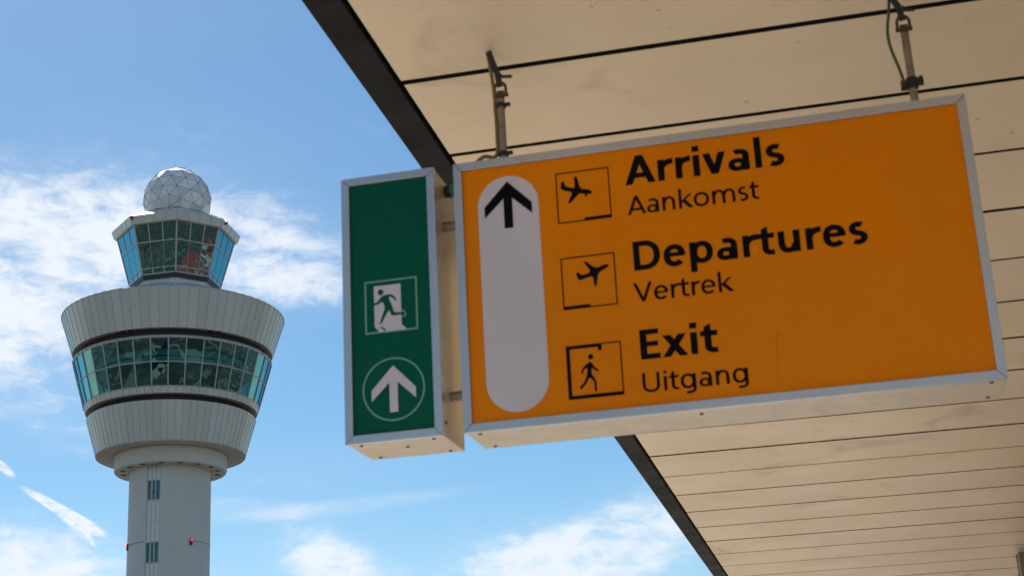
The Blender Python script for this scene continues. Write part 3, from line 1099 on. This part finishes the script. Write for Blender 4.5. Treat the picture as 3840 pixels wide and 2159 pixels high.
def cable_material():
    m, nt, b = new_mat('earth_cable_striped')
    L = nt.links.new
    t = nt.nodes.new('ShaderNodeTexCoord')
    wv = nt.nodes.new('ShaderNodeTexNoise')
    wv.inputs['Scale'].default_value = 9
    L(t.outputs['Object'], wv.inputs['Vector'])
    r = nt.nodes.new('ShaderNodeMapRange')
    r.inputs[1].default_value, r.inputs[2].default_value = 0.46, 0.54
    L(wv.outputs[0], r.inputs[0])
    mx = nt.nodes.new('ShaderNodeMix')
    mx.data_type = 'RGBA'
    mx.inputs[6].default_value = (0.26, 0.21, 0.02, 1)
    mx.inputs[7].default_value = (0.04, 0.08, 0.015, 1)
    L(r.outputs[0], mx.inputs[0])
    L(mx.outputs[2], b.inputs['Base Color'])
    b.inputs['Roughness'].default_value = 0.45
    return m


M['earth'] = cable_material()
mb = MB()
e = -CA
mb.tube(bez([bL + e * .095 + UP * .002, bL + e * .080 + UP * .040, bL + e * .055 + UP * .058, bL + e * .028 + UP * .052, bL + e * .0165 + UP * .066, bL + e * .0155 + UP * .10, bL + e * .0155 + UP * .158, bL + e * .017 + UP * .20, bL + e * .018 + UP * .255, bL + e * .030 + UP * (tL - .004)]), .0055, 10)
tag(mb.build('earth_cable', M['yellow'], None, smooth=True), 'dull yellow cable tied straight along the left hanging pipe', 'cable', 'earth cables of the hanging sign')
mb = MB()
mb.tube(bez([bR + e * .021 + UP * .088 - CB * .006, bR + e * .022 + UP * .112 - CB * .006, bR + e * .028 + UP * .145 - CB * .006, bR + e * .041 + UP * .205 - CB * .006, bR + e * .043 + UP * .255 - CB * .006, bR + e * .032 + UP * .315 - CB * .006, bR + e * .026 + UP * (tR - .004)]), .0042, 10)
tag(mb.build('earth_cable', M['earth'], None, smooth=True), 'loose yellow and green cable bowing out beside the right hanging pipe', 'cable', 'earth cables of the hanging sign')

# ------------------------------------------------------------------ box under the ceiling, right edge
def on_canopy(px, py):
    d = ray(px, py)
    return EYE + d * ((C0 - EYE).dot(CN) / d.dot(CN))


q = on_canopy(3815, 2047)
bx = thing('ceiling_box', q, 'grey brown metal box hung on dark brackets below the canopy planks', 'box')
mb = MB()
mb.box(q + CA * .25 + CB * .1 - UP * .40, CA * .25, CB * .10, UP * .36)
mb.build('casing', pbr('box_taupe', (0.16, 0.135, 0.10), 0.5), bx, bevel=.006)
for s_ in (.12, .40):
    mb = MB()
    mb.box(q + CA * s_ + CB * .1 - UP * .02, CA * .02, CB * .05, UP * .025)
    mb.build('bracket', M['darkiron'], bx)
mb = MB()
mb.tube([q + CA * .02 + CB * .24 - UP * .02, q + CA * .02 + CB * .24 - UP * .16, q - CA * .10 + CB * .24 - UP * .62], .022, 10)
mb.build('strut', M['darkiron'], bx)

# ------------------------------------------------------------------ control tower
DT, TAZ = 235.0, -0.22897
TC = Vector((DT * math.sin(TAZ), DT * math.cos(TAZ), 0))
TF = Vector((math.sin(TAZ), math.cos(TAZ), 0))
TR = Vector((math.cos(TAZ), -math.sin(TAZ), 0))
ZC = EYE.z


def tp(r, phi, z):                    # phi 0 faces the camera, grows to the right; z above the eye
    return TC + (TR * math.sin(phi) - TF * math.cos(phi)) * r + Vector((0, 0, z + ZC))


def lathe(mb, prof, n, off=0.0, mi=0, a0=0.0, a1=2 * PI):
    full = abs(a1 - a0 - 2 * PI) < 1e-6
    m = n if full else n + 1
    vs = [tp(r, a0 + off + (a1 - a0) * j / n, z) for r, z in prof for j in range(m)]
    fs = []
    for i in range(len(prof) - 1):
        for j in range(n):
            j2 = (j + 1) % m
            fs.append((i * m + j, i * m + j2, (i + 1) * m + j2, (i + 1) * m + j))
    mb.add(vs, fs, mi)


def ribs(mb, p0, p1, n, off, wd, ht, mi=1):
    """standing seams between cladding sheets, along the line p0-p1 of the profile"""
    for j in range(n):
        a = off + 2 * PI * j / n
        q0, q1 = tp(p0[0], a, p0[1]), tp(p1[0], a, p1[1])
        side = (TR * math.cos(a) + TF * math.sin(a))
        d = (q1 - q0)
        nr = side.cross(d).normalized()
        out = (TR * math.sin(a) - TF * math.cos(a))
        if nr.dot(out) < 0 and abs(d.z) > .3 * d.length:
            nr = -nr
        mb.box((q0 + q1) / 2, side * wd / 2, nr * ht, d / 2, mi)


tower = thing('control_tower', TC, 'tall pale air traffic control tower with glazed cab and white radome', 'tower')
# --- shaft: round, with two flat service strips let into it
strips = [(R(-33.6), R(-13.8)), (R(77), R(97))]
SR = 6.10
mb = MB()
a_prev = strips[1][1] - 2 * PI
edges = [(strips[1][1] - 2 * PI, strips[0][0]), (strips[0][1], strips[1][0])]
for a0, a1 in edges:
    lathe(mb, [(SR, -ZC), (SR, 20), (SR, 38), (SR, 54.35)], 60, 0, 0, a0, a1)
for a0, a1 in strips:                  # reveals of the strips
    for a, sgn in ((a0, 1), (a1, -1)):
        q = [tp(SR, a, -ZC), tp(SR - .22, a + sgn * .0, -ZC), tp(SR - .22, a, 54.35), tp(SR, a, 54.35)]
        mb.add(q, [(0, 1, 2, 3)])
mb.build('shaft', M['conc'], tower, recalc=True)
for si, (a0, a1) in enumerate(strips):
    mb = MB()
    p0, p1 = tp(SR - .10, a0, 0), tp(SR - .10, a1, 0)
    ax = (p1 - p0)
    nrm = (TR * math.sin((a0 + a1) / 2) - TF * math.cos((a0 + a1) / 2))
    z0, z1 = Vector((0, 0, -ZC - ZC)), Vector((0, 0, 54.2 - 0))

    def stp(t, z, o=0.0):
        return p0 + ax * t + nrm * o + Vector((0, 0, z))
    wins = [(39.55, 42.55), (48.80, 51.72)] if si == 0 else []
    zs = [-2 * ZC + ZC - ZC + .02, 54.2]
    mb.add([stp(0, -ZC), stp(1, -ZC), stp(1, 54.2), stp(0, 54.2)], [(0, 1, 2, 3)])
    for t in (.02, .36, .66, .985):
        mb.box(stp(t, 26, .02), ax.normalized() * .030, nrm * .02, Vector((0, 0, 28)), 1)
    for z in (45.6, 36.4, 27.0, 53.6):
        mb.box(stp(.5, z, .015), ax / 2 * .96, nrm * .015, Vector((0, 0, .025)), 1)
    mb.build('service_strip', [M['clad'], M['seam']], tower)
    for zb, zt in wins:
        mb = MB()
        zc, hz = (zb + zt) / 2, (zt - zb) / 2
        for (ta, tb) in ((.0, .045), (.30, .42), (.60, .70), (.955, .995)):
            mb.box(stp((ta + tb) / 2, zc, .05), ax * (tb - ta) / 2, nrm * .03, Vector((0, 0, hz)))
        for z in (zb, zt):
            mb.box(stp(.5, z, .05), ax * .5, nrm * .03, Vector((0, 0, .06)))
        wf = mb.build('shaft_window', M['wframe'], tower)
        mb = MB()
        for (ta, tb) in ((.045, .30), (.42, .60), (.70, .955)):
            mb.box(stp((ta + tb) / 2, zc, .035), ax * (tb - ta) / 2, nrm * .012, Vector((0, 0, hz - .06)), 0)
        mb.build('pane', M['glass_shaft'], wf)
        mb = MB()
        mb.box(stp(.51, zc - .35, .10), ax * .13, nrm * .03, Vector((0, 0, .05)))
        mb.build('handle', M['lampbox'], wf)
        mb = MB()
        mb.box(stp(.5, zc, -.02), ax * .48, nrm * .015, Vector((0, 0, hz)))
        mb.build('window_back', M['inner'], wf)

# --- collar
mb = MB()
lathe(mb, [(8.41, 56.35), (8.40, 54.25), (8.33, 54.02), (8.18, 53.92), (7.95, 53.90), (7.88, 54.02), (6.08, 54.12)], 96)
mb.build('collar', M['conc'], tower, smooth=False)
for j in range(16):
    mb = MB()
    a = R(10.7) + 2 * PI * j / 16
    c = tp(7.15, a, 54.02)
    out = TR * math.sin(a) - TF * math.cos(a)
    sid = TR * math.cos(a) + TF * math.sin(a)
    pts = [c + out * (.38 * math.cos(2 * PI * i / 20)) + sid * (.46 * math.sin(2 * PI * i / 20)) for i in range(20)]
    mb.add(pts, [tuple(range(20))])
    mb.build('collar_opening', M['gap'], tower)

N = 72
OFF = R(2.0)
# --- lower drum
mb = MB()
lathe(mb, [(12.73, 62.10), (11.16, 56.43)], N, OFF)
ribs(mb, (12.73, 62.10), (11.16, 56.43), N, OFF, .055, .035)
lathe(mb, [(11.20, 56.50), (11.20, 56.36)], N, OFF, 1)
panels(mb.build('lower_drum', [M['clad'], M['seam']], tower), .07)
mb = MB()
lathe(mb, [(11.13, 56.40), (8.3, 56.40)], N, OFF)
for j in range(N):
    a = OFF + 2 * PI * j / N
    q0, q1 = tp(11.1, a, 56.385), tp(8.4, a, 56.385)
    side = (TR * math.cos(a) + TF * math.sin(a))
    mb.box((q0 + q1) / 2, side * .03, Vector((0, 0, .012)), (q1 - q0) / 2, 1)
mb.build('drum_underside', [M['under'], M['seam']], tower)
# --- recess rings
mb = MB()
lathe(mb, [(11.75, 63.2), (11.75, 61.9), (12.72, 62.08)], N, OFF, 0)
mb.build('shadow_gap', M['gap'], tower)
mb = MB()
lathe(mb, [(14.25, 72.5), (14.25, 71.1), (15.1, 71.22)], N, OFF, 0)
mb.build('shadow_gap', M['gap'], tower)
# --- sill band under the drum windows, with its underside
mb = MB()
lathe(mb, [(13.20, 63.99), (12.92, 63.06)], N, OFF)
ribs(mb, (13.20, 63.99), (12.92, 63.06), N, OFF, .06, .04)
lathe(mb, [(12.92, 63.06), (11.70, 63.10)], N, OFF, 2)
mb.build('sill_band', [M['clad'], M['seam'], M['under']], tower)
# --- drum windows
NW = 36
OFW = OFF + R(5) + R(0)


def gl(z):                            # radius of the glass line at height z
    return 13.20 + (z - 63.99) * (15.03 - 13.20) / (70.87 - 63.99)


mb = MB()
lathe(mb, [(15.18, 71.24), (15.06, 70.84), (14.80, 70.90)], NW, OFW)
ribs(mb, (15.18, 71.24), (15.06, 70.84), N, OFF, .06, .05, 0)
for j in range(NW):
    a = OFW + 2 * PI * j / NW
    q0, q1 = tp(gl(63.9) + .03, a, 63.9), tp(gl(70.95) + .03, a, 70.95)
    side = (TR * math.cos(a) + TF * math.sin(a))
    out = side.cross(q1 - q0).normalized()
    mb.box((q0 + q1) / 2, side * .085, out * .09, (q1 - q0) / 2)
lathe(mb, [(gl(67.56) - .05, 67.56), (gl(67.56) + .06, 67.56), (gl(67.40) + .06, 67.40), (gl(67.40) - .05, 67.40)], NW, OFW)
lathe(mb, [(gl(64.16) - .05, 64.12), (gl(64.16) + .05, 64.12), (13.24, 63.97), (13.1, 63.97)], NW, OFW)
mb.build('window_frame', M['wframe'], tower)
for j in range(NW):
    a0, a1 = OFW + 2 * PI * j / NW, OFW + 2 * PI * (j + 1) / NW
    mb = MB()
    tl = random.uniform(-.012, .012)
    for zb, zt in ((64.10, 67.42), (67.54, 70.88)):
        t2 = random.uniform(-.010, .010)
        q = [tp(gl(zb) - .02 + tl, a0, zb), tp(gl(zb) - .02 - tl, a1, zb), tp(gl(zt) - .02 + t2, a1, zt), tp(gl(zt) - .02 - t2, a0, zt)]
        mb.add(q, [(0, 1, 2, 3)])
    mb.build('drum_window', M['glass_drum'], tower)
# rooms behind the glass
mb = MB()
lathe(mb, [(13.0, 64.05), (8.6, 64.05), (8.6, 71.3), (14.6, 71.3)], 48, 0, 0)
lathe(mb, [(11.2, 68.55), (11.2, 69.15)], 48, 0, 1)
lathe(mb, [(11.6, 69.25), (11.6, 70.15)], 48, 0, 1)
for j in range(24):
    a = 2 * PI * j / 24
    mb.box(tp(11.1, a, 69.2), TR * .05, TF * .05, Vector((0, 0, .8)), 0)
mb.build('drum_interior', [M['inner'], M['innerband']], tower)
# --- upper drum
mb = MB()
lathe(mb, [(17.10, 78.15), (15.24, 72.36)], N, OFF)
ribs(mb, (17.10, 78.15), (15.24, 72.36), N, OFF, .055, .035)
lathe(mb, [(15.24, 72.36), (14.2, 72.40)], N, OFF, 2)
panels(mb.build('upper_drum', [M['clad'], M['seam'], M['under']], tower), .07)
for a in (-30, -25.5, 21, 26):
    mb = MB()
    c = tp(14.75, R(a), 72.345)
    out = TR * math.sin(R(a)) - TF * math.cos(R(a))
    mb.box(c, (TR * math.cos(R(a)) + TF * math.sin(R(a))) * .32, out * .22, Vector((0, 0, .01)))
    mb.build('vent', M['gap'], tower)
# --- drum roof
mb = MB()
lathe(mb, [(17.13, 78.06), (17.16, 78.17), (6.7, 82.42)], N, OFF)
ribs(mb, (17.1, 78.22), (6.9, 82.37), N, OFF, .07, .05)
mb.build('drum_roof', [M['clad'], M['seam']], tower)
# --- cab
mb = MB()
lathe(mb, [(6.80, 82.0), (6.80, 83.30), (6.95, 83.34)], 8)
ribs(mb, (6.80, 82.0), (6.80, 83.30), 8, 0, .06, .03)
mb.build('cab_wall', [M['clad'], M['seam']], tower)
mb = MB()
lathe(mb, [(6.93, 83.42), (7.05, 84.00)], 8)
mb.build('cab_dark_band', M['navy'], tower)
mb = MB()
mb.tube([tp(7.05, R(45 * k), 83.30) for k in range(8)], .05, 6, 0, closed=True)
for k in range(8):
    for t in range(7):
        p = tp(7.05, R(45 * k), 83.30).lerp(tp(7.05, R(45 * (k + 1)), 83.30), (t + .5) / 7)
        mb.box(p, TR * .06, TF * .06, Vector((0, 0, .14)))
mb.build('cleat_rail', M['lampbox'], tower)
CZ0, CZ1, CR0, CR1 = 84.07, 91.84, 7.09, 9.19


def cr(z):
    return CR0 + (z - CZ0) * (CR1 - CR0) / (CZ1 - CZ0)


def cab(k, t, z, o=0.0):              # point on cab face k: t across, z up, o outward
    a0, a1 = R(45 * k), R(45 * (k + 1))
    p = tp(cr(z), a0, z).lerp(tp(cr(z), a1, z), t)
    am = (a0 + a1) / 2
    return p + (TR * math.sin(am) - TF * math.cos(am)) * o


ROWS = [(84.16, 84.90), (85.02, 88.90), (89.04, 91.80)]
mb = MB()


def bar(mb, p0, p1, wid, side, out, dep):
    d = (p1 - p0) / 2
    mb.box((p0 + p1) / 2, side * wid / 2, out * dep, d)


for k in range(8):
    am = R(45 * k + 22.5)
    out = (TR * math.sin(am) - TF * math.cos(am))
    ax = (cab(k, 1, 88) - cab(k, 0, 88)).normalized()
    slope = (cab(k, .5, 91) - cab(k, .5, 85)).normalized()
    nrm = ax.cross(slope).normalized()
    if nrm.dot(out) < 0:
        nrm = -nrm
    for z, wd in ((CZ0 + .03, .20), (84.96, .14), (88.97, .17), (91.82, .16)):
        bar(mb, cab(k, .012, z, .02), cab(k, .988, z, .02), wd, slope, nrm, .06)
    for t in (1 / 3, 2 / 3):
        for r_, wd, dp in ((0, .15, .06), (1, .05, .015), (2, .15, .06)):
            bar(mb, cab(k, t, ROWS[r_][0], .02), cab(k, t, ROWS[r_][1], .02), wd, ax, nrm, dp)
    # corner post
    p0, p1 = tp(cr(CZ0) + .02, R(45 * k), CZ0), tp(cr(CZ1) + .02, R(45 * k), CZ1)
    o2 = (TR * math.sin(R(45 * k)) - TF * math.cos(R(45 * k)))
    s2 = (TR * math.cos(R(45 * k)) + TF * math.sin(R(45 * k)))
    bar(mb, p0, p1, .26, s2, (p1 - p0).normalized().cross(s2), .07)
mb.build('cab_frame', M['wframe'], tower)
for k in range(8):
    for c in range(3):
        mb = MB()
        for zb, zt in ROWS:
            e1, e2 = random.uniform(-.008, .008), random.uniform(-.008, .008)
            q = [cab(k, c / 3 + .005, zb, e1), cab(k, (c + 1) / 3 - .005, zb, e2), cab(k, (c + 1) / 3 - .005, zt, -e1), cab(k, c / 3 + .005, zt, -e2)]
            mb.add(q, [(0, 1, 2, 3)])
        mb.build('cab_window', M['glass_cab'], tower)
mb = MB()
lathe(mb, [(6.9, 84.1), (2.4, 84.1), (2.4, 91.75), (9.0, 91.75)], 8, 0, 0)
for k in range(8):                    # desks along the windows
    a0, a1 = R(45 * k + 4), R(45 * k + 41)
    mb.hexa([tp(5.0, a0, 84.1), tp(5.0, a1, 84.1), tp(6.5, a1, 84.1), tp(6.5, a0, 84.1), tp(5.0, a0, 85.0), tp(5.0, a1, 85.0), tp(6.6, a1, 85.0), tp(6.6, a0, 85.0)], 0)
mb.build('cab_interior', M['inner'], tower)
mb = MB()
lathe(mb, [(10.05, 93.02), (9.66, 91.80)], 8)
for k in range(8):
    for t in (0, .25, .5, .75):
        q0 = tp(10.05, R(45 * k), 93.02).lerp(tp(10.05, R(45 * k + 45), 93.02), t)
        q1 = tp(9.66, R(45 * k), 91.80).lerp(tp(9.66, R(45 * k + 45), 91.80), t)
        ax = (tp(10, R(45 * k + 45), 92) - tp(10, R(45 * k), 92)).normalized()
        mb.box((q0 + q1) / 2, ax * .035, ax.cross(q1 - q0).normalized() * .03, (q1 - q0) / 2, 1)
lathe(mb, [(9.66, 91.80), (9.0, 91.86)], 8, 0, 2)
panels(mb.build('cab_fascia', [M['clad'], M['seam'], M['under']], tower), .04)
mb = MB()
lathe(mb, [(10.03, 92.96), (10.08, 93.04), (4.6, 95.90)], 8)
for k in range(8):
    for t in (0, .25, .5, .75):
        q0 = tp(10.02, R(45 * k), 93.08).lerp(tp(10.02, R(45 * k + 45), 93.08), t)
        q1 = tp(4.7, R(45 * k), 95.88).lerp(tp(4.7, R(45 * k + 45), 95.88), t)
        ax = (tp(10, R(45 * k + 45), 92) - tp(10, R(45 * k), 92)).normalized()
        mb.box((q0 + q1) / 2, ax * .03, ax.cross(q1 - q0).normalized() * .04, (q1 - q0) / 2, 1)
mb.build('cab_roof', [M['clad'], M['seam']], tower)
mb = MB()
lathe(mb, [(4.45, 95.6), (4.45, 95.95)], 8, 0, 1)
lathe(mb, [(4.80, 95.92), (4.80, 96.72), (4.2, 96.75)], 8, 0, 0)
lathe(mb, [(4.45, 95.93), (4.80, 95.92)], 8, 0, 1)
for k in range(8):
    for t in (.33, .66):
        q0 = tp(4.8, R(45 * k), 95.95).lerp(tp(4.8, R(45 * k + 45), 95.95), t)
        mb.box(q0 + Vector((0, 0, .37)), TR * .02, TF * .03, Vector((0, 0, .37)), 1)
mb.build('radome_plinth', [M['clad'], M['gap']], tower)

# --- radome: geodesic sphere, three segments to an icosahedron edge
def geodesic(freq):
    t = (1 + 5 ** .5) / 2
    iv = [Vector(p).normalized() for p in ((-1, t, 0), (1, t, 0), (-1, -t, 0), (1, -t, 0), (0, -1, t), (0, 1, t), (0, -1, -t), (0, 1, -t), (t, 0, -1), (t, 0, 1), (-t, 0, -1), (-t, 0, 1))]
    fc = [(0, 11, 5), (0, 5, 1), (0, 1, 7), (0, 7, 10), (0, 10, 11), (1, 5, 9), (5, 11, 4), (11, 10, 2), (10, 7, 6), (7, 1, 8), (3, 9, 4), (3, 4, 2), (3, 2, 6), (3, 6, 8), (3, 8, 9), (4, 9, 5), (2, 4, 11), (6, 2, 10), (8, 6, 7), (9, 8, 1)]
    vs, ix, out = [], {}, []

    def vid(p):
        k = tuple(round(c, 5) for c in p)
        if k not in ix:
            ix[k] = len(vs)
            vs.append(p)
        return ix[k]
    for a, b, c in fc:
        A, B, C = iv[a], iv[b], iv[c]
        g = {}
        for i in range(freq + 1):
            for j in range(freq + 1 - i):
                g[i, j] = vid((A * (freq - i - j) + B * i + C * j).normalized())
        for i in range(freq):
            for j in range(freq - i):
                out.append((g[i, j], g[i + 1, j], g[i, j + 1]))
                if i + j < freq - 1:
                    out.append((g[i + 1, j], g[i + 1, j + 1], g[i, j + 1]))
    return vs, out


RR, RZ = 5.42, 98.78
rc = tp(0, 0, RZ)
gv, gf = geodesic(3)
rot = Matrix.Rotation(R(31), 3, 'Z') @ Matrix.Rotation(R(20), 3, 'X') @ Matrix.Rotation(R(12), 3, 'Y')
gv = [rot @ v for v in gv]
ZCUT = (95.85 - RZ) / RR
mb = MB()
bm = bmesh.new()
bvs = [bm.verts.new(rc + v * RR) for v in gv]
for f in gf:
    bm.faces.new([bvs[i] for i in f])
bmesh.ops.bisect_plane(bm, geom=bm.verts[:] + bm.edges[:] + bm.faces[:], plane_co=(0, 0, 95.85 + ZC), plane_no=(0, 0, -1), clear_outer=True)
bm.verts.index_update()
mb.add([v.co for v in bm.verts], [tuple(v.index for v in f.verts) for f in bm.faces])
bm.free()
radome = panels(mb.build('radome', M['radome'], tower), .15)
ed = set()
for f in gf:
    for i in range(3):
        a, b = sorted((f[i], f[(i + 1) % 3]))
        ed.add((a, b))
mb = MB()
for a, b in ed:
    if min(gv[a].z, gv[b].z) > ZCUT + .02:
        mb.tube([rc + gv[a] * RR * 1.002, rc + gv[b] * RR * 1.002], .022, 5, cap=False)
for v in gv:
    if v.z > ZCUT + .02:
        mb.tube([rc + v * RR * .99, rc + v * (RR + .07)], .085, 8)
mb.build('radome_frame', M['radrib'], radome)
mb = MB()
c = tp(0, 0, RZ + RR) + TR * .45
mb.box(c + Vector((0, 0, .12)), TR * .75, TF * .6, Vector((0, 0, .16)))
mb.build('roof_hatch', M['clad'], tower, bevel=.03)
mb = MB()
c = tp(0, 0, RZ + RR) - TR * .42
mb.tube([c - Vector((0, 0, .2)), c + Vector((0, 0, 1.35))], .035, 6)
mb.build('antenna', M['seam'], tower)

# --- red obstruction lights
def obstruction(p, out, lit, big):
    mb = MB()
    side = Vector((0, 0, 1)).cross(out).normalized()
    if big:
        mb.box(p + out * .12, side * .19, out * .10, Vector((0, 0, .45)))
        mb.tube([p + out * .12 - Vector((0, 0, .45)), p + out * .12 - Vector((0, 0, .58))], .08, 8)
        lp = p + out * .26 + Vector((0, 0, .22))
        rr = .12
    else:
        mb.box(p + out * .10, side * .10, out * .12, Vector((0, 0, .22)))
        lp = p + out * .30 + Vector((0, 0, .10))
        rr = .25
    o = mb.build('obstruction_light', M['lampbox'], tower)
    mb = MB()
    pts = []
    n, m = 12, 8
    vs = [lp + Vector((rr * math.sin(PI * i / m) * math.cos(2 * PI * j / n), rr * math.sin(PI * i / m) * math.sin(2 * PI * j / n), rr * math.cos(PI * i / m))) for i in range(m + 1) for j in range(n)]
    fs = [(i * n + j, i * n + (j + 1) % n, (i + 1) * n + (j + 1) % n, (i + 1) * n + j) for i in range(m) for j in range(n)]
    mb.add(vs, fs)
    mb.build('lamp', M['red'] if lit else M['redoff'], o, smooth=True)


def outw(a):
    return TR * math.sin(a) - TF * math.cos(a)


obstruction(tp(9.88, R(-43.3), 92.62), outw(R(-30)), False, False)
obstruction(tp(9.86, R(48.5), 92.50), outw(R(60)), False, False)
ZL = 42.6
obstruction(tp(SR, R(30.5), ZL), outw(R(30.5)), True, True)
obstruction(tp(SR, R(-76), ZL), outw(R(-76)), True, True)
for r0, r1 in ((32, 78), (-75, -33)):
    mb = MB()
    mb.tube([tp(SR + .03, R(a), ZL + .12) for a in range(r0, r1, 3)], .028, 5)
    mb.build('lamp_cable', M['darkiron'], tower)
